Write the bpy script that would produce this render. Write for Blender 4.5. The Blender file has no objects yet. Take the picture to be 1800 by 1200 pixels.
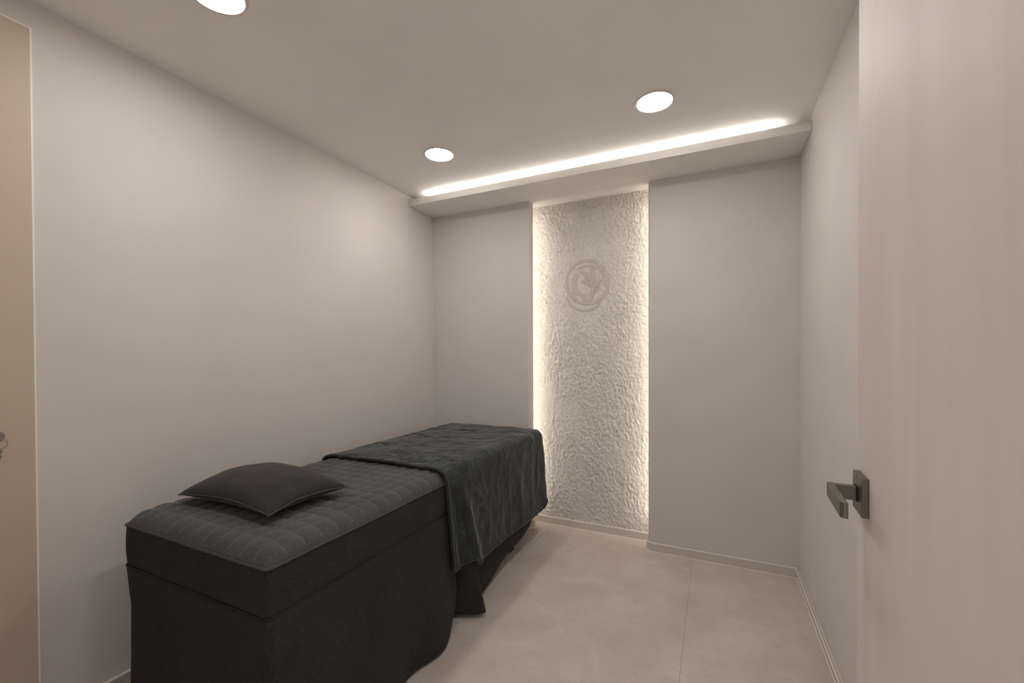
import bpy, bmesh, math, random
from mathutils import Vector, Matrix, noise

random.seed(7)
S = bpy.context.scene
COL = S.collection

# ------------------------------------------------------------------ camera
CAM_R = Vector((0.9038745, 0.42778332, -0.00351122))
CAM_U = Vector((-0.00092574, 0.01016354, 0.99994792))
CAM_F = Vector((-0.42779673, 0.90382417, -0.00958258))
cd = bpy.data.cameras.new('camera')
cam = bpy.data.objects.new('camera', cd)
COL.objects.link(cam)
m = Matrix.Identity(4)
for i in range(3):
    m[i][0], m[i][1], m[i][2] = CAM_R[i], CAM_U[i], -CAM_F[i]
m[0][3], m[1][3], m[2][3] = 0.0, 0.0, 1.1923
cam.matrix_world = m
cd.sensor_width = 36.0
cd.lens = 749.553 / 1800 * 36
cd.shift_y = 29.19 / 1800
cd.clip_start = 0.02
S.camera = cam

# ------------------------------------------------------------------ world, exposure
W = bpy.data.worlds.new('corridor_ambience')
S.world = W
W.use_nodes = True
W.node_tree.nodes['Background'].inputs[0].default_value = (0.80, 0.77, 0.74, 1)
W.node_tree.nodes['Background'].inputs[1].default_value = 1.0
vs = S.view_settings
vs.view_transform = 'Standard'
vs.look = 'None'
vs.gamma = 1.0
vs.exposure = 0.0
vs.use_curve_mapping = False

DOWNLIGHT_W = 74.0
COVE_W = 28.0
NICHE_W = 21.0
LAMP_COLOR = (1.0, 0.955, 0.94)

# ------------------------------------------------------------------ room measures (metres)
XL, XR = -1.93, 0.4106
YF, YP, YN, YS = -0.02, 2.6835, 2.8174, 2.4016
H = 2.30
ZT, ZB = 2.2743, 2.2293
NL, NR = -1.1254, -0.3609
BB, BT = 0.050, 0.012


# ------------------------------------------------------------------ helpers
def lin(c):
    return tuple((v / 255 / 12.92 if v / 255 <= 0.04045 else ((v / 255 + 0.055) / 1.055) ** 2.4) for v in c)


def tag(o, label=None, cat=None, group=None, kind=None):
    if label: o['label'] = label
    if cat: o['category'] = cat
    if group: o['group'] = group
    if kind: o['kind'] = kind
    return o


def obj(name, me, mat, parent=None, smooth=False):
    if isinstance(me, bmesh.types.BMesh):
        d = bpy.data.meshes.new(name)
        me.normal_update()
        me.to_mesh(d)
        me.free()
        me = d
    o = bpy.data.objects.new(name, me)
    COL.objects.link(o)
    if mat and not me.materials:
        me.materials.append(mat)
    if smooth:
        for p in me.polygons:
            p.use_smooth = True
    if parent:
        o.parent = parent
        o.matrix_parent_inverse = parent.matrix_world.inverted()
    return o


def empty(name, loc):
    o = bpy.data.objects.new(name, None)
    COL.objects.link(o)
    o.location = loc
    o.empty_display_size = 0.1
    o.matrix_world = Matrix.Translation(loc)
    return o


def box(bm, x0, x1, y0, y1, z0, z1):
    v = [bm.verts.new(p) for p in ((x0, y0, z0), (x1, y0, z0), (x1, y1, z0), (x0, y1, z0),
                                   (x0, y0, z1), (x1, y0, z1), (x1, y1, z1), (x0, y1, z1))]
    for f in ((0, 3, 2, 1), (4, 5, 6, 7), (0, 1, 5, 4), (1, 2, 6, 5), (2, 3, 7, 6), (3, 0, 4, 7)):
        bm.faces.new([v[i] for i in f])
    return v


def bevel(o, w, seg=2, angle=35):
    b = o.modifiers.new('bevel', 'BEVEL')
    b.width = w
    b.segments = seg
    b.limit_method = 'ANGLE'
    b.angle_limit = math.radians(angle)
    for p in o.data.polygons:
        p.use_smooth = True
    try:
        b.harden_normals = True
    except Exception:
        pass
    return o


def boxobj(name, dims, mat, parent=None, bev=0.0):
    bm = bmesh.new()
    box(bm, *dims)
    o = obj(name, bm, mat, parent)
    if bev:
        bevel(o, bev)
    return o


def grid_mesh(name, pts, nu, nv, close_u=False):
    """pts[i*nv+j]; i along u."""
    faces = []
    for i in range(nu if close_u else nu - 1):
        for j in range(nv - 1):
            a = i * nv + j
            b = ((i + 1) % nu) * nv + j
            faces.append((a, b, b + 1, a + 1))
    d = bpy.data.meshes.new(name)
    d.from_pydata([tuple(p) for p in pts], [], faces)
    d.update()
    return d


def tube(bm, pts, r, seg=8, closed=False):
    n = len(pts)
    rings = []
    up = Vector((0, 0, 1))
    for i, p in enumerate(pts):
        p = Vector(p)
        a = Vector(pts[(i - 1) % n] if (closed or i > 0) else pts[i])
        b = Vector(pts[(i + 1) % n] if (closed or i < n - 1) else pts[i])
        t = (b - a).normalized()
        ref = up if abs(t.z) < 0.9 else Vector((0, 1, 0))
        s = t.cross(ref).normalized()
        w = s.cross(t).normalized()
        rr = r(i / max(1, n - 1)) if callable(r) else r
        rings.append([bm.verts.new(p + (s * math.cos(k / seg * math.tau) + w * math.sin(k / seg * math.tau)) * rr) for k in range(seg)])
    for i in range(n if closed else n - 1):
        A, B = rings[i], rings[(i + 1) % n]
        for k in range(seg):
            bm.faces.new((A[k], A[(k + 1) % seg], B[(k + 1) % seg], B[k]))
    if not closed:
        bm.faces.new(rings[0][::-1])
        bm.faces.new(rings[-1])


def prism(bm, outline, z0, z1):
    """outline: counter-clockwise xy points."""
    a = [bm.verts.new((x, y, z0)) for x, y in outline]
    b = [bm.verts.new((x, y, z1)) for x, y in outline]
    n = len(outline)
    bm.faces.new(a[::-1])
    bm.faces.new(b)
    for i in range(n):
        bm.faces.new((a[i], a[(i + 1) % n], b[(i + 1) % n], b[i]))


def disc(bm, c, r, seg=48, flip=True):
    vs_ = [bm.verts.new((c[0] + r * math.cos(i / seg * math.tau), c[1] + r * math.sin(i / seg * math.tau), c[2])) for i in range(seg)]
    bm.faces.new(vs_[::-1] if flip else vs_)


def lathe(bm, prof, seg=48, c=(0, 0, 0)):
    """prof: (r,z) list, revolved about z."""
    R = []
    for r, z in prof:
        R.append([bm.verts.new((c[0] + r * math.cos(i / seg * math.tau), c[1] + r * math.sin(i / seg * math.tau), c[2] + z)) for i in range(seg)])
    for a, b in zip(R, R[1:]):
        for i in range(seg):
            bm.faces.new((a[i], a[(i + 1) % seg], b[(i + 1) % seg], b[i]))


# ------------------------------------------------------------------ materials
def new_mat(name):
    mt = bpy.data.materials.new(name)
    mt.use_nodes = True
    nt = mt.node_tree
    return mt, nt, nt.nodes['Principled BSDF'], nt.nodes, nt.links


def mapping(N, L, scale=(1, 1, 1), rot=(0, 0, 0)):
    tc = N.new('ShaderNodeTexCoord')
    mp = N.new('ShaderNodeMapping')
    mp.inputs['Scale'].default_value = scale
    mp.inputs['Rotation'].default_value = rot
    L.new(tc.outputs['Object'], mp.inputs['Vector'])
    return mp.outputs[0]


def noise_node(N, L, vec, scale, detail=4, rough=0.5, dist=0.0):
    n = N.new('ShaderNodeTexNoise')
    n.inputs['Scale'].default_value = scale
    n.inputs['Detail'].default_value = detail
    n.inputs['Roughness'].default_value = rough
    n.inputs['Distortion'].default_value = dist
    if vec: L.new(vec, n.inputs['Vector'])
    return n.outputs['Fac']


def ramp(N, L, fac, stops):
    r = N.new('ShaderNodeValToRGB')
    e = r.color_ramp.elements
    while len(e) < len(stops): e.new(0.5)
    for el, (p, c) in zip(e, stops):
        el.position = p
        el.color = (c[0], c[1], c[2], 1)
    L.new(fac, r.inputs[0])
    return r.outputs[0]


def bump(N, L, P, height, strength, dist, prev=None):
    b = N.new('ShaderNodeBump')
    b.inputs['Strength'].default_value = strength
    b.inputs['Distance'].default_value = dist
    L.new(height, b.inputs['Height'])
    if prev: L.new(prev, b.inputs['Normal'])
    L.new(b.outputs[0], P.inputs['Normal'])
    return b.outputs[0]


def mat_plain(name, c, rough=0.6, metal=0.0, spec=0.5):
    mt, nt, P, N, L = new_mat(name)
    P.inputs['Base Color'].default_value = (*lin(c), 1)
    P.inputs['Roughness'].default_value = rough
    P.inputs['Metallic'].default_value = metal
    P.inputs['Specular IOR Level'].default_value = spec
    return mt


def mat_paper(name, c, weave=0.25, rough=0.85):
    """matt woven wallpaper"""
    mt, nt, P, N, L = new_mat(name)
    v = mapping(N, L)
    f = noise_node(N, L, v, 3.0, 3)
    d = [x * 0.965 for x in lin(c)]
    L.new(ramp(N, L, f, [(0.35, d), (0.65, lin(c))]), P.inputs['Base Color'])
    P.inputs['Roughness'].default_value = rough
    P.inputs['Specular IOR Level'].default_value = 0.25
    v2 = mapping(N, L, (1, 1, 2.2))
    b1 = bump(N, L, P, noise_node(N, L, v2, 170, 3, 0.6), weave, 0.002)
    return mt


def mat_floor():
    mt, nt, P, N, L = new_mat('stone_vinyl_tile')
    v = mapping(N, L)
    f1 = noise_node(N, L, v, 4.0, 8, 0.62, 0.4)
    a = lin((206, 194, 184)); b = lin((216, 205, 196)); c = lin((197, 184, 174))
    col = ramp(N, L, f1, [(0.3, c), (0.5, a), (0.7, b)])
    v2 = mapping(N, L, (1, 2.6, 1))
    f2 = noise_node(N, L, v2, 22, 6, 0.7, 0.8)
    spots = ramp(N, L, f2, [(0.28, (0.80, 0.79, 0.78)), (0.42, (1, 1, 1)), (0.72, (1, 1, 1)), (0.80, (1.06, 1.06, 1.06))])
    mx = N.new('ShaderNodeMixRGB'); mx.blend_type = 'MULTIPLY'; mx.inputs[0].default_value = 1.0
    L.new(col, mx.inputs[1]); L.new(spots, mx.inputs[2])
    L.new(mx.outputs[0], P.inputs['Base Color'])
    P.inputs['Roughness'].default_value = 0.62
    P.inputs['Specular IOR Level'].default_value = 0.35
    bump(N, L, P, f2, 0.12, 0.002)
    return mt


def mat_plaster():
    mt, nt, P, N, L = new_mat('rough_trowelled_plaster')
    v = mapping(N, L)
    f = noise_node(N, L, v, 9, 6, 0.6)
    col = ramp(N, L, f, [(0.3, lin((224, 217, 209))), (0.7, lin((233, 227, 220)))])
    pit_f = noise_node(N, L, v, 85, 4, 0.7, 0.7)
    pit_shade = ramp(N, L, pit_f, [(0.30, (0.66, 0.64, 0.61)), (0.42, (0.95, 0.95, 0.94)), (0.5, (1, 1, 1)), (0.7, (1, 1, 1))])  # dark specks painted into the colour in place of shade in the pits
    mx = N.new('ShaderNodeMixRGB'); mx.blend_type = 'MULTIPLY'; mx.inputs[0].default_value = 1.0
    L.new(col, mx.inputs[1]); L.new(pit_shade, mx.inputs[2])
    L.new(mx.outputs[0], P.inputs['Base Color'])
    P.inputs['Roughness'].default_value = 0.95
    P.inputs['Specular IOR Level'].default_value = 0.15
    b1 = bump(N, L, P, noise_node(N, L, v, 150, 5, 0.65, 0.6), 0.8, 0.005)
    bump(N, L, P, noise_node(N, L, v, 60, 4, 0.6, 1.2), 0.5, 0.006, b1)
    return mt


def mat_wood_door():
    mt, nt, P, N, L = new_mat('pale_pinkish_wood_laminate')
    v = mapping(N, L, (5, 5, 0.8))
    f = noise_node(N, L, v, 2.0, 3, 0.45, 0.8)
    v2 = mapping(N, L, (40, 40, 1.0))
    f2 = noise_node(N, L, v2, 1.5, 4, 0.6)
    c1 = ramp(N, L, f, [(0.3, lin((213, 200, 192))), (0.55, lin((219, 206, 198))), (0.75, lin((223, 212, 205)))])
    c2 = ramp(N, L, f2, [(0.3, (0.985, 0.983, 0.98)), (0.7, (1, 1, 1))])
    mx = N.new('ShaderNodeMixRGB'); mx.blend_type = 'MULTIPLY'; mx.inputs[0].default_value = 1.0
    L.new(c1, mx.inputs[1]); L.new(c2, mx.inputs[2])
    L.new(mx.outputs[0], P.inputs['Base Color'])
    P.inputs['Roughness'].default_value = 0.55
    P.inputs['Specular IOR Level'].default_value = 0.35
    return mt


def mat_fabric(name, c, c2, scale=420, sheen=0.15, bumpv=0.35):
    mt, nt, P, N, L = new_mat(name)
    v = mapping(N, L)
    f = noise_node(N, L, v, scale, 2, 0.7)
    f2 = noise_node(N, L, v, 6, 4, 0.6)
    col = ramp(N, L, f, [(0.35, lin(c)), (0.65, lin(c2))])
    tone = ramp(N, L, f2, [(0.35, (0.88, 0.88, 0.88)), (0.65, (1.08, 1.08, 1.08))])
    mx = N.new('ShaderNodeMixRGB'); mx.blend_type = 'MULTIPLY'; mx.inputs[0].default_value = 1.0
    L.new(col, mx.inputs[1]); L.new(tone, mx.inputs[2])
    L.new(mx.outputs[0], P.inputs['Base Color'])
    P.inputs['Roughness'].default_value = 0.95
    P.inputs['Specular IOR Level'].default_value = 0.1
    P.inputs['Sheen Weight'].default_value = sheen
    P.inputs['Sheen Roughness'].default_value = 0.5
    P.inputs['Sheen Tint'].default_value = (0.9, 0.86, 0.82, 1)
    bump(N, L, P, f, bumpv, 0.0015)
    return mt


def mat_velvet():
    mt, nt, P, N, L = new_mat('charcoal_crushed_velvet')
    v = mapping(N, L, (1, 1, 0.40))
    f = noise_node(N, L, v, 15, 6, 0.62, 1.6)
    col = ramp(N, L, f, [(0.30, lin((15, 21, 25))), (0.50, lin((28, 37, 42))), (0.64, lin((58, 68, 72))), (0.80, lin((108, 117, 121)))])
    L.new(col, P.inputs['Base Color'])
    P.inputs['Roughness'].default_value = 0.5
    P.inputs['Specular IOR Level'].default_value = 0.4
    P.inputs['Sheen Weight'].default_value = 1.0
    P.inputs['Sheen Roughness'].default_value = 0.2
    P.inputs['Sheen Tint'].default_value = (0.85, 0.87, 0.88, 1)
    b1 = bump(N, L, P, f, 0.4, 0.009)
    bump(N, L, P, noise_node(N, L, v, 500, 2, 0.6), 0.08, 0.001, b1)
    return mt


def mat_emit(name, color, strength):
    mt, nt, P, N, L = new_mat(name)
    P.inputs['Base Color'].default_value = (0.9, 0.9, 0.9, 1)
    P.inputs['Emission Color'].default_value = (*color, 1)
    P.inputs['Emission Strength'].default_value = strength
    return mt


def mat_brushed(name, c, rough=0.38):
    mt, nt, P, N, L = new_mat(name)
    v = mapping(N, L, (4, 300, 300))
    f = noise_node(N, L, v, 3, 2, 0.5)
    L.new(ramp(N, L, f, [(0.3, [x * 0.85 for x in lin(c)]), (0.7, lin(c))]), P.inputs['Base Color'])
    P.inputs['Metallic'].default_value = 0.85
    P.inputs['Roughness'].default_value = rough
    return mt


M = dict(
    wall=mat_paper('greige_woven_wallpaper', (224, 218, 212), 0.22),
    wall_side=mat_paper('greige_woven_wallpaper_side', (224, 218, 212), 0.22),
    panel=mat_paper('grey_smooth_wallpaper', (217, 211, 205), 0.08),
    ceil=mat_paper('warm_white_ceiling_paper', (247, 243, 238), 0.05),
    shelf=mat_paper('painted_cove_board', (245, 241, 236), 0.03, 0.7),
    floor=mat_floor(),
    grout=mat_plain('floor_joint', (150, 138, 127), 0.9),
    base=mat_plain('greige_vinyl_skirting', (208, 199, 190), 0.55),
    caulk_highlight=mat_plain('pale_sealant_and_highlight', (242, 234, 225), 0.6),  # floor sealant, and the painted highlight on the skirting tops
    plaster=mat_plaster(),
    emblem=mat_paper('smooth_taupe_plaster', (203, 193, 184), 0.10),
    door=mat_wood_door(),
    door2=mat_plain('beige_flush_door', (206, 190, 172), 0.6),
    edge=mat_plain('pale_door_edging', (250, 244, 236), 0.5),
    metal=mat_brushed('dark_satin_nickel', (122, 114, 102)),
    chrome=mat_plain('chrome', (170, 166, 160), 0.25, 1.0),
    pad=mat_fabric('charcoal_quilted_fabric', (63, 63, 64), (98, 98, 98)),
    skirt=mat_fabric('black_woven_fabric', (40, 41, 42), (62, 63, 64), 380, 0.05),
    thread=mat_plain('light_grey_thread', (150, 147, 142), 0.8),
    piping=mat_plain('charcoal_piping', (80, 78, 77), 0.85, 0, 0.2),  # lightened; the lit top of the seam is put into this colour
    pillow=mat_fabric('dark_charcoal_pillow_fabric', (44, 43, 44), (70, 68, 68)),
    velvet=mat_velvet(),
    binding=mat_fabric('charcoal_binding', (26, 29, 31), (48, 52, 54), 300, 0.4),
    frame=mat_plain('black_bed_frame', (18, 18, 18), 0.6),
    ring=mat_plain('white_downlight_trim', (225, 218, 210), 0.5),
    lamp=mat_emit('lit_diffuser', LAMP_COLOR, DOWNLIGHT_W),
    cove=mat_emit('lit_led_tape_cove', (1.0, 0.95, 0.90), COVE_W),
    niche=mat_emit('lit_led_tape_niche', (1.0, 0.93, 0.84), NICHE_W),
)


# ================================================================== the setting
def structure(o, label, cat):
    return tag(o, label, cat, kind='structure')


# floor with its tiles (joints at x = -0.113 and y = 2.487, staggered)
fl = boxobj('floor', (XL - 0.1, XR + 0.1, -0.35, YN + 0.1, -0.06, -0.0030), M['grout'])
structure(fl, 'warm greige stone-look tile floor beside the black bed', 'floor')
TW, TL = 0.914, 0.6205
x = -0.113 - 2 * TW
ci = 0
JX, JY = 0.0005, 0.00018
while x < XR:
    y = 2.487 - 5 * TL
    while y < YN:
        x0, x1 = max(x, XL) + JX, min(x + TW, XR) - JX
        y0, y1 = max(y, -0.35) + JY, min(y + TL, YN) - JY
        if x1 - x0 > 0.03 and y1 - y0 > 0.03:
            boxobj('floor_tile', (x0, x1, y0, y1, -0.003, 0.0), M['floor'], fl)
        y += TL
    x += TW
    ci += 1

structure(boxobj('ceiling', (XL - 0.1, XR + 0.1, -0.35, YN + 0.1, H, H + 0.08), M['ceil']),
          'plain warm greige ceiling holding the round downlights', 'ceiling')
structure(boxobj('wall_left', (XL - 0.1, XL, -0.12, YN + 0.1, 0, H), M['wall']),
          'long greige wallpapered wall behind the bed', 'wall')
structure(boxobj('wall_right', (XR, XR + 0.1, -0.12, YN + 0.1, 0, H), M['wall_side']),
          'greige wallpapered wall behind the open wood door', 'wall')

# front wall with the doorway the camera stands in
bm = bmesh.new()
box(bm, XL, -0.66, YF - 0.1, YF, 0, H)
box(bm, 0.165, XR, YF - 0.1, YF, 0, H)
box(bm, -0.66, 0.165, YF - 0.1, YF, 2.12, H)
structure(obj('wall_front', bm, M['wall']), 'greige wall with the entrance doorway', 'wall')


# rounded wall panels either side of the niche
def panel_outline(x0, x1, y0, y1, r, side):
    """front at y0; round the front corner at x1 (side=1) or x0 (side=-1)"""
    pts = []
    n = 10
    lip, cav = 0.036, 0.090
    if side > 0:
        pts = [(x1 - cav, y0 + lip), (x1 - cav, y1), (x0, y1), (x0, y0)]
        for i in range(n + 1):
            a = -math.pi / 2 + i / n * math.pi / 2
            pts.append((x1 - r + r * math.cos(a), y0 + r + r * math.sin(a)))
        pts.append((x1, y0 + lip))
    else:
        pts = [(x1, y0), (x1, y1), (x0 + cav, y1), (x0 + cav, y0 + lip), (x0, y0 + lip)]
        for i in range(n + 1):
            a = math.pi + i / n * math.pi / 2
            pts.append((x0 + r + r * math.cos(a), y0 + r + r * math.sin(a)))
    return pts


def ring_outline(o):
    a = sum(o[i][0] * o[(i + 1) % len(o)][1] - o[(i + 1) % len(o)][0] * o[i][1] for i in range(len(o)))
    return o if a > 0 else o[::-1]


def wedge(name, outline, z0, z1, mat, parent=None):
    bm = bmesh.new()
    prism(bm, ring_outline(outline), z0, z1)
    o = obj(name, bm, mat, parent)
    for p in o.data.polygons:
        p.use_smooth = abs(p.normal.z) < 0.5
    o.data.set_sharp_from_angle(angle=math.radians(30))
    return o


PR = 0.030
structure(wedge('wall_back_left', panel_outline(XL, NL, YP, YN, PR, 1), 0, ZB, M['panel']),
          'grey smooth wall panel with rounded edge above the bed foot', 'wall')
structure(wedge('wall_back_right', panel_outline(NR, XR, YP, YN, PR, -1), 0, ZB, M['panel']),
          'wide grey smooth wall panel between niche and right wall', 'wall')
structure(boxobj('wall_back', (XL - 0.1, XR + 0.1, YN + 0.012, YN + 0.1, 0, H), M['shelf']),
          'back wall behind the plastered niche', 'wall')

# rough plaster face of the niche: real relief
nx, nz = 250, 540
pts = []
for i in range(nx):
    for j in range(nz):
        xx = NL - 0.085 + (NR - NL + 0.17) * i / (nx - 1)
        zz = BB * 0.6 + (ZB - BB * 0.6) * j / (nz - 1)
        p = Vector((xx, zz, 0))
        h = 0.0030 * noise.fractal(p * 9, 1.0, 2.0, 4)
        q = Vector((xx + zz * 0.25, zz - xx * 0.2, 3.1))
        h += 0.0060 * noise.fractal(Vector((q.x * 62, q.y * 42, 1.7)), 0.9, 2.1, 4)
        rdg = 1 - abs(noise.noise(Vector((q.x * 58, q.y * 34, 8.0)) + Vector((noise.noise(q * 18), noise.noise(q * 14 + Vector((5, 1, 2))), 0)) * 0.8))
        h += 0.0046 * max(0, rdg - 0.72) / 0.28
        top = max(0.0, 1 - abs(zz - 1.66) / 0.36) * max(0.0, 1 - abs(xx + 0.77) / 0.30)
        h *= (1 - 0.42 * min(1, top * 1.5)) * (0.8 + 0.35 * noise.noise(Vector((xx * 4, zz * 3, 2))))
        pts.append((xx, YN - h, zz))
d = grid_mesh('niche_plaster', pts, nx, nz)
pl = obj('plaster_face', d, M['plaster'], smooth=True)
pl.parent = bpy.data.objects['wall_back']
tag(pl, 'rough trowelled pale plaster')

# cove board under the ceiling
cv = boxobj('trim_1', (XL, XR, YS, YN + 0.012, ZB, ZT), M['shelf'], None, 0.002)
structure(cv, 'slim cove board below the ceiling with light along its top', 'cove board')


# skirting boards
def skirting(name, outline, label, bead):
    o = wedge(name, outline, 0, BB, M['base'])
    structure(o, label, 'baseboard')
    bevel(o, 0.0025, 2)
    bm_ = bmesh.new()
    tube(bm_, [(a, b, 0.001) for a, b in bead], 0.0024, 6)
    obj('sealant_bead', bm_, M['caulk_highlight'], o)
    bm_ = bmesh.new()
    tube(bm_, [(a, b, BB + 0.0005) for a, b in bead_off(bead)], 0.0028, 6)
    obj('top_edge_highlight', bm_, M['caulk_highlight'], o)  # pale strip added as a painted highlight along the board's lit top
    return o


def bead_off(bead):
    """shift the bead back over the board's top"""
    out = []
    n = len(bead)
    for i, (a, b) in enumerate(bead):
        p, q = bead[max(0, i - 1)], bead[min(n - 1, i + 1)]
        dx, dy = q[0] - p[0], q[1] - p[1]
        l = math.hypot(dx, dy)
        out.append((a - dy / l * 0.006 * -1, b + dx / l * 0.006))
    return [(a - 0, b) for a, b in out]


def arc(cx, cy, r, a0, a1, n=10):
    return [(cx + r * math.cos(a0 + (a1 - a0) * i / n), cy + r * math.sin(a0 + (a1 - a0) * i / n)) for i in range(n + 1)]


hp = math.pi / 2
fr = [(XL + BT, YP - BT)] + arc(NL - PR, YP + PR, PR + BT, -hp, 0) + [(NL + BT, YP + 0.036)]
bk = [(XL + BT, YP)] + arc(NL - PR, YP + PR, PR, -hp, 0) + [(NL, YP + 0.036)]
skirting('baseboard_back_left', fr + bk[::-1], 'grey skirting under the left back panel beside the bed foot', fr[:-1])
fr = [(NR - BT, YP + 0.036)] + arc(NR + PR, YP + PR, PR + BT, math.pi, 1.5 * math.pi) + [(XR - BT, YP - BT)]
bk = [(NR, YP + 0.036)] + arc(NR + PR, YP + PR, PR, math.pi, 1.5 * math.pi) + [(XR - BT, YP)]
skirting('baseboard_back_right', fr + bk[::-1], 'grey skirting curving round the right back panel', fr[1:])
fr = [(NL - 0.088, YN - BT), (NR + 0.088, YN - BT)]
skirting('baseboard_niche', fr + [(NR + 0.088, YN + 0.010), (NL - 0.088, YN + 0.010)], 'grey skirting along the foot of the plaster niche',
         [(NL - 0.08, YN - BT), (NR + 0.08, YN - BT)])
fr = [(XR - BT, YP), (XR - BT, YF + 0.0)]
skirting('baseboard_right', fr + [(XR, YF), (XR, YP)], 'grey skirting running along the right wall', [(XR - BT, YP - BT), (XR - BT, YF + 0.01)])
fr = [(XL + BT, 0.60), (XL + BT, YP)]
skirting('baseboard_left', fr + [(XL, YP), (XL, 0.60)], 'grey skirting along the left wall behind the bed', [(XL + BT, 0.60), (XL + BT, YP - BT)])

# ------------------------------------------------------------------ narrow beige door in the left wall
d2 = empty('door_2', (XL, 0.28, 0))
structure(d2, 'flat beige door in the left wall with pale edging', 'door')
boxobj('door_leaf', (XL, XL + 0.010, YF, 0.5655, 0.006, 2.2070), M['door2'], d2)
boxobj('edging', (XL, XL + 0.0103, 0.5655, 0.5700, 0.006, 2.2110), M['edge'], d2)
boxobj('edging', (XL, XL + 0.0103, YF, 0.5655, 2.2070, 2.2110), M['edge'], d2)
LY, LZ = 0.489, 0.953
bm = bmesh.new()
lathe(bm, [(0.0, 0.016), (0.0075, 0.016), (0.010, 0.013), (0.0140, 0.004), (0.0145, 0.0)], 8)
lk = obj('lock_cylinder', bm, M['chrome'], None)
lk.matrix_world = Matrix.Translation((XL + 0.010, LY, LZ)) @ Matrix.Rotation(math.pi / 2, 4, 'Y')
lk.parent = d2
lk.matrix_parent_inverse = d2.matrix_world.inverted()
boxobj('keyhole', (XL + 0.0255, XL + 0.0268, LY - 0.0015, LY + 0.0015, LZ - 0.006, LZ + 0.006), M['frame'], d2)
kr = empty('key_ring', (XL + 0.0, LY, LZ - 0.09))
tag(kr, 'small wire key ring with keys hanging from the beige door lock', 'key ring')
bm = bmesh.new()
tube(bm, [(XL + 0.0285, LY + 0.014 * math.sin(a / 32 * math.tau), LZ - 0.021 + 0.014 * math.cos(a / 32 * math.tau)) for a in range(32)], 0.0009, 6, True)
obj('ring', bm, M['chrome'], kr, True)
bm = bmesh.new()
box(bm, XL + 0.0268, XL + 0.0302, LY - 0.003, LY + 0.003, LZ - 0.012, LZ + 0.005)
obj('key_head', bm, M['chrome'], kr)
for k, (dy, dz) in enumerate(((-0.004, 0.0), (-0.006, -0.026))):
    bm = bmesh.new()
    bmesh.ops.create_cone(bm, cap_ends=True, segments=20, radius1=0.008, radius2=0.008, depth=0.002,
                          matrix=Matrix.Translation((XL + 0.0285, LY + dy, LZ - 0.043 + dz * 0.6)) @ Matrix.Rotation(math.pi / 2, 4, 'Y'))
    box(bm, XL + 0.0277, XL + 0.0293, LY + dy - 0.003, LY + dy + 0.003, LZ - 0.074 + dz, LZ - 0.046 + dz)
    obj('key', bm, M['chrome'], kr)

# ------------------------------------------------------------------ entrance door, standing open along the right wall
DH = Vector((0.1492, 0.0, 0))               # hinge end of the face towards the room
DF = Vector((0.1900, 0.7800, 0))            # free edge
dv = (DF - DH).normalized()
dn = Vector((-dv.y, dv.x, 0))               # out of the face, to the room
door = empty('door_1', tuple(DH))
structure(door, 'open pale pinkish wood door with a square lever handle', 'door')
DW = (DF - DH).length
MD = Matrix((( -dv.x, dn.x, 0, DF.x), (-dv.y, dn.y, 0, DF.y), (0, 0, 1, 0), (0, 0, 0, 1)))   # local x: from free edge to hinge, y: out of the face


def door_part(name, bm, mat, bev=0.0, parent=None):
    bmesh.ops.transform(bm, matrix=MD, verts=bm.verts)
    bmesh.ops.recalc_face_normals(bm, faces=bm.faces)
    o = obj(name, bm, mat, parent or door)
    if bev: bevel(o, bev, 3)
    return o


bm = bmesh.new(); box(bm, 0, DW, -0.036, 0, 0.008, 2.10)
door_part('door_leaf', bm, M['door'], 0.0012)
HX, HZ = 0.0425, 0.998
RS = 0.0265
bm = bmesh.new(); box(bm, HX - RS, HX + RS, 0, 0.0080, HZ - RS, HZ + RS)
ro = door_part('rosette', bm, M['metal'], 0.0012)
bm = bmesh.new(); box(bm, HX - 0.0075, HX + 0.0075, 0.0080, 0.0095, HZ - 0.0105, HZ + 0.0105)
door_part('collar', bm, M['frame'], 0, ro)
bm = bmesh.new(); box(bm, HX - 0.0055, HX + 0.0055, 0.0095, 0.041, HZ - 0.0095, HZ + 0.0095)
door_part('handle_neck', bm, M['metal'], 0.0008)
bm = bmesh.new()
prism(bm, [(HX - 0.0055, 0.0335), (HX + 0.092, 0.0335), (HX + 0.092, 0.0375), (HX + 0.089, 0.0415), (HX - 0.0055, 0.0415)], HZ - 0.0098, HZ + 0.0098)
door_part('handle_lever', bm, M['metal'], 0.0008)
for hz in (0.25, 1.05, 1.85):
    bm = bmesh.new(); bmesh.ops.create_cone(bm, cap_ends=True, segments=16, radius1=0.006, radius2=0.006, depth=0.09,
                                            matrix=Matrix.Translation((DW + 0.004, -0.010, hz)))
    door_part('hinge', bm, M['metal'])

# door frame
bm = bmesh.new()
box(bm, -0.66, -0.640, YF - 0.11, YF + 0.008, 0, 2.12)
box(bm, 0.153, 0.165, YF - 0.11, YF - 0.002, 0, 2.12)
box(bm, -0.640, 0.153, YF - 0.11, YF - 0.002, 2.105, 2.12)
structure(obj('trim_2', bm, M['base']), 'slim greige frame around the entrance doorway', 'door frame')

# ================================================================== lamps
def downlight(x, y, label):
    e = empty('ceiling_downlight', (x, y, H))
    tag(e, label, 'downlight', 'recessed downlights in the ceiling')
    bm_ = bmesh.new()
    lathe(bm_, [(0.074, -0.0015), (0.0745, -0.0045), (0.0765, -0.0055), (0.0845, -0.0040), (0.0868, 0.0)], 64, (x, y, H))
    bmesh.ops.recalc_face_normals(bm_, faces=bm_.faces)
    obj('trim_ring', bm_, M['ring'], e, True)
    bm_ = bmesh.new()
    disc(bm_, (x, y, H - 0.0016), 0.074, 64)
    obj('diffuser', bm_, M['lamp'], e)


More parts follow.
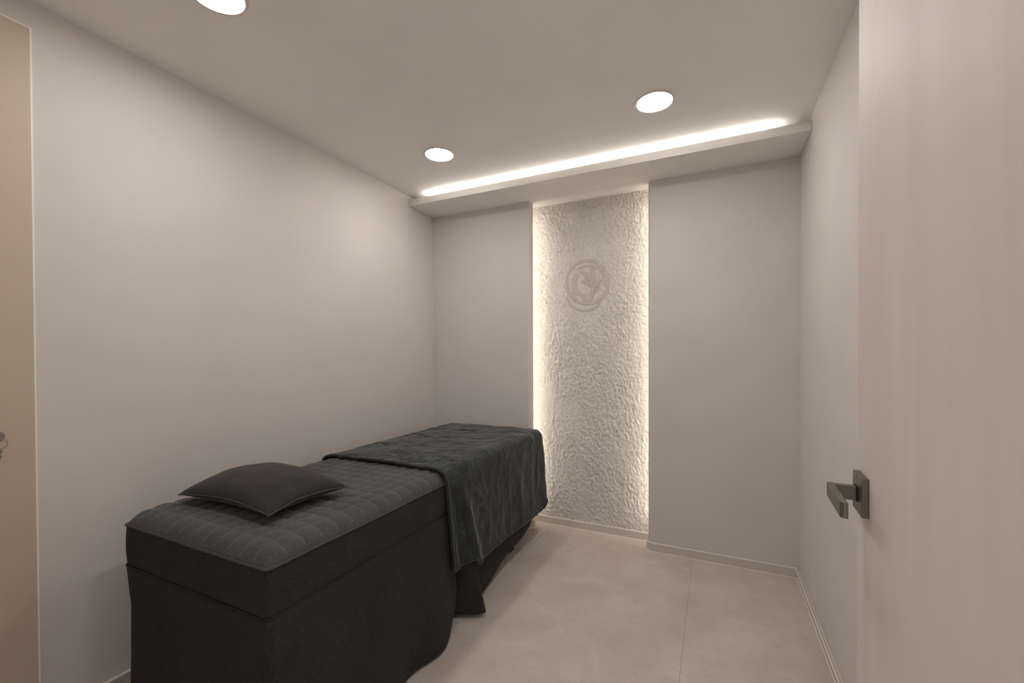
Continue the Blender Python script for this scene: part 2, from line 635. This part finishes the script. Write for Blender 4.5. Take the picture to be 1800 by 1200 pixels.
downlight(-1.377, 1.975, 'round white lit downlight nearest the left end of the cove board')
downlight(-0.237, 1.975, 'round white lit downlight on the right, in front of the cove light')
downlight(-1.379, 0.804, 'round lit downlight above the pillow end, cut by the top edge')
downlight(-0.237, 0.804, 'round lit downlight by the entrance, above the photo frame')


def strip(name, dims, mat, label):
    return tag(boxobj(name, dims, mat), label, 'light strip')


strip('led_strip', (-1.78, 0.27, 2.426, 2.434, ZT, ZT + 0.010), M['cove'], 'long lit light strip along the top of the cove board')
strip('led_strip', (NL - 0.036, NL - 0.028, YP + 0.036, YP + 0.040, 0.12, 2.18), M['niche'], 'upright lit strip behind the left edge of the plaster niche')
strip('led_strip', (NR + 0.028, NR + 0.036, YP + 0.036, YP + 0.040, 0.12, 2.18), M['niche'], 'upright lit strip behind the right edge of the plaster niche')

# ================================================================== emblem on the plaster
EC = Vector((-0.772, 0, 1.672))


def epos(u, v):
    return (EC.x + (u - 570) * 0.000420, EC.z - (v - 605) * 0.000412 - (u - 570) * 0.00003)


stroke_n = [0]


def stroke(name, pts, widths, parent):
    """flat brush stroke with thickness; widths in the same units as pts"""
    # resample with Catmull-Rom
    P = [Vector((*p, 0)) for p in pts]
    stroke_n[0] += 1
    lift = 0.0040 + 0.00035 * stroke_n[0]
    res, ws = [], []
    n = len(P)
    for i in range(n - 1):
        p0, p1, p2, p3 = P[max(0, i - 1)], P[i], P[i + 1], P[min(n - 1, i + 2)]
        for k in range(8):
            t = k / 8
            res.append(0.5 * ((2 * p1) + (p2 - p0) * t + (2 * p0 - 5 * p1 + 4 * p2 - p3) * t * t + (3 * p1 - p0 - 3 * p2 + p3) * t ** 3))
            ws.append(widths[i] + (widths[i + 1] - widths[i]) * t)
    res.append(P[-1]); ws.append(widths[-1])
    bm_ = bmesh.new()
    rows = []
    for i, c in enumerate(res):
        a, b = res[max(0, i - 1)], res[min(len(res) - 1, i + 1)]
        t = (b - a).normalized()
        nrm = Vector((-t.y, t.x, 0))
        w = ws[i] * 0.6 * (1 + 0.10 * noise.noise(Vector((c.x * 0.02, c.y * 0.02, len(name)))))
        row = []
        for s, dep in ((-1, -0.002), (-0.8, lift), (0.8, lift), (1, -0.002)):
            q = c + nrm * w * s
            X, Z = epos(q.x, q.y)
            row.append(bm_.verts.new((X, YN - 0.0005 - dep, Z)))
        rows.append(row)
    for a, b in zip(rows, rows[1:]):
        for k in range(3):
            bm_.faces.new((a[k], a[k + 1], b[k + 1], b[k]))
    bm_.faces.new(rows[0]); bm_.faces.new(rows[-1][::-1])
    bmesh.ops.recalc_face_normals(bm_, faces=bm_.faces)
    return obj(name, bm_, M['emblem'], parent)


em = empty('wall_emblem', (EC.x, YN, EC.z - 0.16))
tag(em, 'round brush-stroke crest in taupe on the plaster niche', 'emblem')
ringpts, rw = [], []
for k in range(41):
    a = math.radians(-100 + 360 * k / 40)
    ringpts.append((568 + 342 * math.cos(a), 600 + 352 * math.sin(a)))
    rw.append(46 + 14 * math.cos(a) + 8 * math.sin(a * 3))
stroke('outer_ring', ringpts, rw, em)
stroke('inner_arc', [(395, 385), (480, 350), (590, 332), (700, 345), (775, 385)], [20, 30, 32, 28, 16], em)
stroke('lower_arc', [(215, 850), (290, 965), (380, 1035), (500, 1065), (610, 1055), (720, 1000), (800, 900)], [12, 24, 30, 30, 34, 36, 26], em)
stroke('leaf_stroke', [(410, 450), (365, 540), (350, 650), (385, 755), (470, 800), (525, 850), (540, 930)], [40, 75, 84, 62, 50, 58, 66], em)
stroke('stem_stroke', [(640, 500), (655, 600), (660, 720), (640, 830), (615, 930)], [80, 70, 56, 54, 72], em)
stroke('branch_stroke', [(450, 400), (540, 460), (625, 545)], [66, 62, 80], em)
stroke('branch_stroke', [(672, 380), (660, 450), (640, 540)], [52, 66, 84], em)
stroke('cross_stroke', [(480, 590), (570, 600), (660, 650)], [30, 58, 64], em)
stroke('leaf_stroke', [(790, 550), (735, 620), (680, 700)], [30, 62, 46], em)
stroke('leaf_stroke', [(790, 400), (845, 480), (870, 580)], [26, 44, 30], em)
stroke('leaf_stroke', [(770, 670), (725, 730), (690, 780)], [16, 34, 20], em)
stroke('leaf_stroke', [(310, 760), (330, 830), (375, 900)], [16, 34, 26], em)

# ================================================================== massage bed
BX0, BX1, BY0, BY1 = -1.735, -1.032, 0.712, 2.620
ZSEAM, ZBAND, ZTOP = 0.640, 0.512, 0.684
BW, BL = BX1 - BX0, BY1 - BY0
bed = empty('massage_bed', ((BX0 + BX1) / 2, (BY0 + BY1) / 2, 0))
tag(bed, 'long massage bed with charcoal quilted top and black floor-length skirt', 'bed')
PIT = BW / 12


def pad_z(xx, yy, quilt=True):
    a = max(0.0, min(xx - BX0, BX1 - xx))
    b = max(0.0, min(yy - BY0, BY1 - yy))
    RX, RY = 0.075, 0.075
    fa = math.sqrt(max(0, 1 - (1 - min(1, a / RX)) ** 2))
    fb = math.sqrt(max(0, 1 - (1 - min(1, b / RY)) ** 2))
    hgt = (ZTOP - ZSEAM) * fa * fb
    if quilt:
        qa = abs(math.sin(math.pi * (xx - BX0) / PIT))
        qb = abs(math.sin(math.pi * (yy - BY0) / PIT))
        hgt += 0.0075 * (qa * qb) ** 0.45 * min(1, a / 0.02) * min(1, b / 0.02)
        hgt += 0.0015 * noise.noise(Vector((xx * 25, yy * 25, 0)))
    return ZSEAM + hgt


nu, nv = 97, 262
pts = []
for i in range(nu):
    for j in range(nv):
        # denser at the borders
        s, t = i / (nu - 1), j / (nv - 1)
        xx, yy = BX0 + BW * s, min(BY0 + PIT / 8 * j, BY1)
        pts.append((xx, yy, pad_z(xx, yy)))
pad = obj('quilted_pad', grid_mesh('quilted_pad', pts, nu, nv), M['pad'], bed, True)

# stitching threads in the quilting grooves
bm = bmesh.new()


def dash(bm_, x0, y0, x1, y1, w=0.0009):
    dx, dy = x1 - x0, y1 - y0
    l = math.hypot(dx, dy)
    px, py = -dy / l * w / 2, dx / l * w / 2
    o = 0.0012
    vv = [bm_.verts.new((x0 + px, y0 + py, pad_z(x0, y0) + o)), bm_.verts.new((x0 - px, y0 - py, pad_z(x0, y0) + o)),
          bm_.verts.new((x1 - px, y1 - py, pad_z(x1, y1) + o)), bm_.verts.new((x1 + px, y1 + py, pad_z(x1, y1) + o))]
    bm_.faces.new(vv)


k = 1
while k * PIT < BW - 0.01:
    xx = BX0 + k * PIT
    yy = BY0 + 0.004
    while yy < 1.60:
        dash(bm, xx, yy, xx, yy + 0.0052)
        yy += 0.0068
    k += 1
k = 1
while BY0 + k * PIT < 1.60:
    yy = BY0 + k * PIT
    xx = BX0 + 0.004
    while xx < BX1 - 0.009:
        dash(bm, xx, yy, xx + 0.0052, yy)
        xx += 0.0068
    k += 1
tag(obj('stitching', bm, M['thread'], pad), 'pale grey quilting thread', kind='stuff')


# perimeter of the bed
def perimeter(inset, r, n_edge=60, n_c=6):
    """closed path, clockwise seen from above is not needed: start near-left, go right along the head, then far."""
    x0, x1, y0, y1 = BX0 + inset, BX1 - inset, BY0 + inset, BY1 - inset
    P = []

    def seg(a, b, n):
        for q in range(n):
            t = q / n
            P.append((a[0] + (b[0] - a[0]) * t, a[1] + (b[1] - a[1]) * t))

    def cor(cx, cy, a0):
        for q in range(n_c):
            a = a0 + q / n_c * hp
            P.append((cx + r * math.cos(a), cy + r * math.sin(a)))
    seg((x0 + r, y0), (x1 - r, y0), n_edge // 2); cor(x1 - r, y0 + r, -hp)
    seg((x1, y0 + r), (x1, y1 - r), n_edge * 2); cor(x1 - r, y1 - r, 0)
    seg((x1 - r, y1), (x0 + r, y1), n_edge // 2); cor(x0 + r, y1 - r, hp)
    seg((x0, y1 - r), (x0, y0 + r), n_edge * 2); cor(x0 + r, y0 + r, math.pi)
    return P


def path_normals(P, closed=True):
    N_ = []
    n = len(P)
    for i in range(n):
        a = P[(i - 1) % n] if closed or i > 0 else P[i]
        b = P[(i + 1) % n] if closed or i < n - 1 else P[i]
        dx, dy = b[0] - a[0], b[1] - a[1]
        l = math.hypot(dx, dy) or 1
        N_.append((dy / l, -dx / l))
    return N_


per = perimeter(0.0, 0.012)
pn = path_normals(per)
nb = 7
pts = []
for (px, py), (nxx, nyy) in zip(per, pn):
    for j in range(nb):
        t = j / (nb - 1)
        z = ZSEAM + (ZBAND - ZSEAM) * t
        o = 0.004 * math.sin(math.pi * t) + 0.0035 * noise.noise(Vector((px * 7, py * 7, z * 6)))
        z += 0.003 * noise.noise(Vector((px * 5, py * 5, 1)))
        pts.append((px + nxx * o, py + nyy * o, z))
band = obj('side_band', grid_mesh('side_band', pts, len(per), nb, True), M['skirt'], bed, True)
bm = bmesh.new()
tube(bm, [(px + nxx * 0.002, py + nyy * 0.002, ZSEAM + 0.001 + 0.002 * noise.noise(Vector((px * 9, py * 9, 0)))) for (px, py), (nxx, nyy) in zip(per, pn)], 0.0038, 8, True)
obj('piping', bm, M['piping'], pad, True)
bm = bmesh.new()
tube(bm, [(px + nxx * 0.0022, py + nyy * 0.0022, ZBAND - 0.0005 + 0.003 * noise.noise(Vector((px * 5, py * 5, 1)))) for (px, py), (nxx, nyy) in zip(per, pn)], 0.0026, 6, True)
obj('band_seam', bm, M['frame'], band, True)

# hidden frame: deck and legs
boxobj('bed_deck', (BX0 + 0.02, BX1 - 0.02, BY0 + 0.02, BY1 - 0.02, 0.52, 0.632), M['frame'], bed)
for lx in (BX0 + 0.10, BX1 - 0.10):
    for ly in (BY0 + 0.30, BY1 - 0.30):
        boxobj('leg', (lx - 0.03, lx + 0.03, ly - 0.03, ly + 0.03, 0, 0.52), M['frame'], bed, 0.004)


def smooth(a, b, t):
    t = max(0.0, min(1.0, (t - a) / (b - a)))
    return t * t * (3 - 2 * t)


def skirt(name, path, hem, flare, rows=26, thick=0.003, label=None):
    N_ = path_normals(path, False)
    pts_ = []
    for (px, py), (nxx, nyy) in zip(path, N_):
        hz = hem(px, py)
        for j in range(rows):
            t = j / (rows - 1)
            z = ZBAND + (hz - ZBAND) * t
            drop = (ZBAND - z) / ZBAND
            o, extra = flare(px, py, drop)
            pts_.append((px + nxx * o + extra[0], py + nyy * o + extra[1], z))
    me = grid_mesh(name, pts_, len(path), rows)
    ob = obj(name, me, M['skirt'], bed, True)
    so = ob.modifiers.new('thickness', 'SOLIDIFY')
    so.thickness = thick
    so.offset = -1
    if label: tag(ob, label)
    return ob


SPLIT = 1.565


def seg_path(a, b, n):
    return [(a[0] + (b[0] - a[0]) * q / n, a[1] + (b[1] - a[1]) * q / n) for q in range(n + 1)]


r = 0.014
# head half: left side -> round the head -> right side up to the split
path = seg_path((BX0, SPLIT), (BX0, BY0 + r), 40)[:-1]
path += arc(BX0 + r, BY0 + r, r, math.pi, 1.5 * math.pi, 5)[:-1]
path += seg_path((BX0 + r, BY0), (BX1 - r, BY0), 50)[:-1]
path += arc(BX1 - r, BY0 + r, r, -hp, 0, 5)[:-1]
path += seg_path((BX1, BY0 + r), (BX1, SPLIT), 90)


def hem_head(px, py):
    if px > BX1 - 0.02 and py > SPLIT - 0.15:
        t = (py - (SPLIT - 0.15)) / 0.15
        return 0.012 + 0.16 * (1 - math.sqrt(max(0, 1 - t * t)))
    return 0.012


def flare_head(px, py, dr):
    fold = 0.026 * noise.noise(Vector((px * 5.0, py * 5.0, 0.5))) + 0.009 * math.sin(py * 23 + px * 17)
    o = dr * 0.022 + fold * dr ** 1.2
    if px > BX1 - 0.03:
        o += dr * 0.022 * smooth(0.75, 1.2, py)
        if py > SPLIT - 0.10:
            o -= 0.010 * dr * smooth(SPLIT - 0.10, SPLIT, py)
    if px < BX0 + 0.03:
        o -= dr * 0.045
    elif py < BY0 + 0.03:
        o += dr * 0.0
    ex = (0.030 * dr if (px < BX0 + 0.05 and py < BY0 + 0.03) else 0.0, 0.0)
    return o, ex


skirt('skirt', path, hem_head, flare_head, label='black skirt around the pillow end')

# foot half: right side from the split, round the foot, left side
rf = 0.05
path = [(BX1 - 0.075, SPLIT + 0.03)] + seg_path((BX1 - 0.05, SPLIT + 0.035), (BX1, SPLIT + 0.085), 14) + seg_path((BX1, SPLIT + 0.09), (BX1, BY1 - rf), 90)[:-1]
path += arc(BX1 - rf, BY1 - rf, rf, 0, hp, 10)[:-1]
path += seg_path((BX1 - rf, BY1), (BX0 + rf, BY1), 40)[:-1]
path += arc(BX0 + rf, BY1 - rf, rf, hp, math.pi, 8)[:-1]
path += seg_path((BX0, BY1 - rf), (BX0, SPLIT + 0.02), 40)


def hem_foot(px, py):
    if px > BX1 - 0.09:
        z = 0.022 + 0.075 * smooth(1.80, 2.18, py) + 0.022 * smooth(2.2, 2.4, py)
        if py > 2.38:
            t = min(1, (py - 2.38) / 0.22)
            z += 0.24 * (1 - math.sqrt(max(0, 1 - t * t)))
        return z
    if py > BY1 - 0.06:
        return 0.36
    return 0.02


def flare_foot(px, py, dr):
    o = 0.010 * noise.noise(Vector((px * 6, py * 6, 3.5))) * dr
    ex = 0.0
    if px > BX1 - 0.09:
        b = math.exp(-((py - 1.685) / 0.045) ** 2)
        ex = 0.100 * b * dr ** 1.6
        o += dr * 0.004 - 0.022 * dr * smooth(2.3, 2.6, py)
    if px < BX0 + 0.03:
        o -= dr * 0.03
    return o, (ex, 0.0)


skirt('skirt', path, hem_foot, flare_foot, label='black skirt under the throw, with a folded front corner')

# ================================================================== velvet throw
TY0, TY1 = 1.500, 2.640
OFF = 0.017
# cross-section, from the left hem over the top to the right hem
prof = []
for q in range(30):
    prof.append((BX0 - 0.016, 0.30 + (ZSEAM - 0.005 - 0.30) * q / 30, -1, 0))
RC = 0.052
for q in range(13):
    a = math.pi - q / 12 * hp
    prof.append((BX0 - 0.016 + RC + RC * math.cos(a), ZTOP + OFF - RC * 0.92 + RC * 0.92 * math.sin(a), math.cos(a), math.sin(a)))
for q in range(1, 110):
    prof.append((BX0 - 0.016 + RC + (BW + 0.034 - 2 * RC) * q / 110, ZTOP + OFF + 0.003 * math.sin(math.pi * q / 110), 0, 1))
for q in range(17):
    a = hp - q / 16 * hp
    prof.append((BX1 + 0.018 - RC + RC * math.cos(a), ZTOP + OFF - RC * 0.92 + RC * 0.92 * math.sin(a), math.cos(a), math.sin(a)))
for q in range(1, 71):
    prof.append((BX1 + 0.018, ZSEAM + (0.245 - ZSEAM) * q / 70, 1, 0))
NT = 190


def ridged(p):
    return 1 - abs(noise.noise(p))


pts = []
for i, (px, pz, nxx, nzz) in enumerate(prof):
    for j in range(NT):
        t = j / (NT - 1)
        yy = TY0 + (TY1 - TY0) * t
        xx, zz = px, pz
        top = max(0.0, nzz)
        side = max(0.0, nxx)
        dropz = max(0.0, ZSEAM - pz)
        # hem line: a little lower towards the far end
        if nxx > 0.99:
            k = dropz / (ZSEAM - 0.245)
            zz -= k * (0.050 * t - 0.028 * smooth(0.0, 0.12, 1 - t * 6 if t < 0.16 else 0))
            if t > 0.90: zz += k * 0.045 * ((t - 0.90) / 0.10) ** 2
            xx += k * 0.026
        # crinkled pile on the top
        wv = Vector((xx * 3.2 + yy * 1.3, yy * 9.5 - xx * 2.0, zz * 2))
        w2 = wv + Vector((noise.noise(wv * 1.7), noise.noise(wv * 1.7 + Vector((4, 7, 1))), 0)) * 0.55
        cre = max(0, ridged(w2 * 1.35) - 0.90) / 0.10
        d_top = -0.0085 * cre * max(0, min(1, 0.35 + 1.6 * noise.noise(wv * 0.8 + Vector((9, 3, 0))))) + 0.004 * noise.fractal(Vector((xx * 7, yy * 7, 1)), 1.0, 2.0, 3)
        # vertical folds down the side
        fy = yy * 8 + 0.5 * noise.noise(Vector((yy * 3, zz * 4, 2)))
        amp = min(1, dropz / 0.16)
        d_side = amp * (0.008 * noise.noise(Vector((fy, zz * 1.2, 5.5))) + 0.0045 * noise.noise(Vector((fy * 2.6, zz * 2.2, 9.5))))
        # the front corner hangs in a slanting fold
        dy0 = yy - TY0
        d_side += amp * 0.018 * math.exp(-((dy0 - 0.10 - 0.25 * dropz) / 0.035) ** 2)
        d_side -= amp * 0.012 * math.exp(-((dy0 - 0.035 - 0.12 * dropz) / 0.03) ** 2)
        d_side += 0.0025 * noise.fractal(Vector((xx * 20, yy * 22, zz * 18)), 1.0, 2.0, 3) * (1 - top)
        dd = d_top * top + (d_side if nxx > 0 else 0) * (1 - top)
        xx += nxx * dd
        zz += nzz * dd
        # far end rolls down over the pad's edge
        fe = max(0.0, (yy - (TY1 - 0.075)) / 0.075)
        zz -= 0.030 * (1 - math.sqrt(max(0, 1 - fe * fe))) * (1 if nxx < 0.99 else max(0, 1 - dropz / 0.1))
        if nxx > 0.3:
            xx -= 0.018 * (1 - math.sqrt(max(0, 1 - fe * fe)))
        # left part of the foot end is rounded in plan
        if fe > 0 and xx < BX0 + 0.16 and nxx <= 0:
            zz -= 0.02 * fe * (BX0 + 0.16 - xx) / 0.16
        yy2 = yy + 0.006 * noise.noise(Vector((xx * 4, yy * 3, zz * 4))) - 0.02 * side * 0
        if nxx > 0.9 and j < 20:
            yy2 += 0.018 * (dropz / 0.4) * (1 - j / 20)
        pts.append((xx, yy2, zz))
thr = empty('throw_blanket', ((BX0 + BX1) / 2, 2.07, ZTOP))
tag(thr, 'dark charcoal crushed velvet throw draped over the foot of the bed', 'blanket')
me = grid_mesh('velvet', pts, len(prof), NT)
vb = obj('velvet_cloth', me, M['velvet'], thr, True)
so = vb.modifiers.new('thickness', 'SOLIDIFY'); so.thickness = 0.004; so.offset = -1
NP = len(prof)
edge = [pts[i * NT] for i in range(NP)] + [pts[(NP - 1) * NT + j] for j in range(1, NT)] + [pts[i * NT + NT - 1] for i in range(NP - 2, -1, -1)] + [pts[j] for j in range(NT - 2, 0, -1)]
bm = bmesh.new()
tube(bm, [(a, b, c + 0.001) for a, b, c in edge], 0.0062, 8, True)
obj('rolled_hem', bm, M['binding'], thr, True)

# ================================================================== pillow
PX, PY, PA, PB = -1.412, 0.972, 0.232, 0.152
nq = 49
top, bot = [], []
rim = {}
ZM = 0.732
for i in range(nq):
    for j in range(nq):
        u, v = -1 + 2 * i / (nq - 1), -1 + 2 * j / (nq - 1)
        # cluster towards the rim
        u, v = math.sin(u * hp), math.sin(v * hp)
        xx = PX + PA * u * (1 - 0.075 * (1 - v * v) * abs(u))
        yy = PY + PB * v * (1 - 0.10 * (1 - u * u) * abs(v))
        h = 0.118 * ((1 - u * u) * (1 - v * v)) ** 0.46
        corner = (u * u * v * v)
        zm = ZM - 0.014 * corner - 0.006 * (1 - max(abs(u), abs(v)))
        wr = 0.0035 * noise.noise(Vector((xx * 16, yy * 16, 2))) * min(1, h / 0.04)
        zm += 0.003 * noise.noise(Vector((xx * 14, yy * 14, 7)))
        zb_ = zm - h * 0.36
        top.append((xx, yy, zm + h * 0.64 + wr))
        bot.append((xx, yy, max(zb_, ZTOP + 0.0095)))
        rim[(i, j)] = (xx, yy, zm)
V = top + bot
F = []
n2 = nq * nq
for i in range(nq - 1):
    for j in range(nq - 1):
        a = i * nq + j
        F.append((a, a + nq, a + nq + 1, a + 1))
        F.append((n2 + a, n2 + a + 1, n2 + a + nq + 1, n2 + a + nq))
me = bpy.data.meshes.new('pillow')
me.from_pydata(V, [], F)
bm = bmesh.new(); bm.from_mesh(me)
bmesh.ops.remove_doubles(bm, verts=bm.verts, dist=0.0006)
bmesh.ops.recalc_face_normals(bm, faces=bm.faces)
pil = empty('pillow', (PX, PY, ZTOP))
tag(pil, 'small dark charcoal pillow lying on the quilted bed top', 'pillow')
obj('pillow_cover', bm, M['pillow'], pil, True)
bm = bmesh.new()
ed = [(i, 0) for i in range(nq)] + [(nq - 1, j) for j in range(1, nq)] + [(i, nq - 1) for i in range(nq - 2, -1, -1)] + [(0, j) for j in range(nq - 2, 0, -1)]
tube(bm, [rim[e] for e in ed], 0.0024, 6, True)
obj('edge_seam', bm, M['piping'], pil, True)
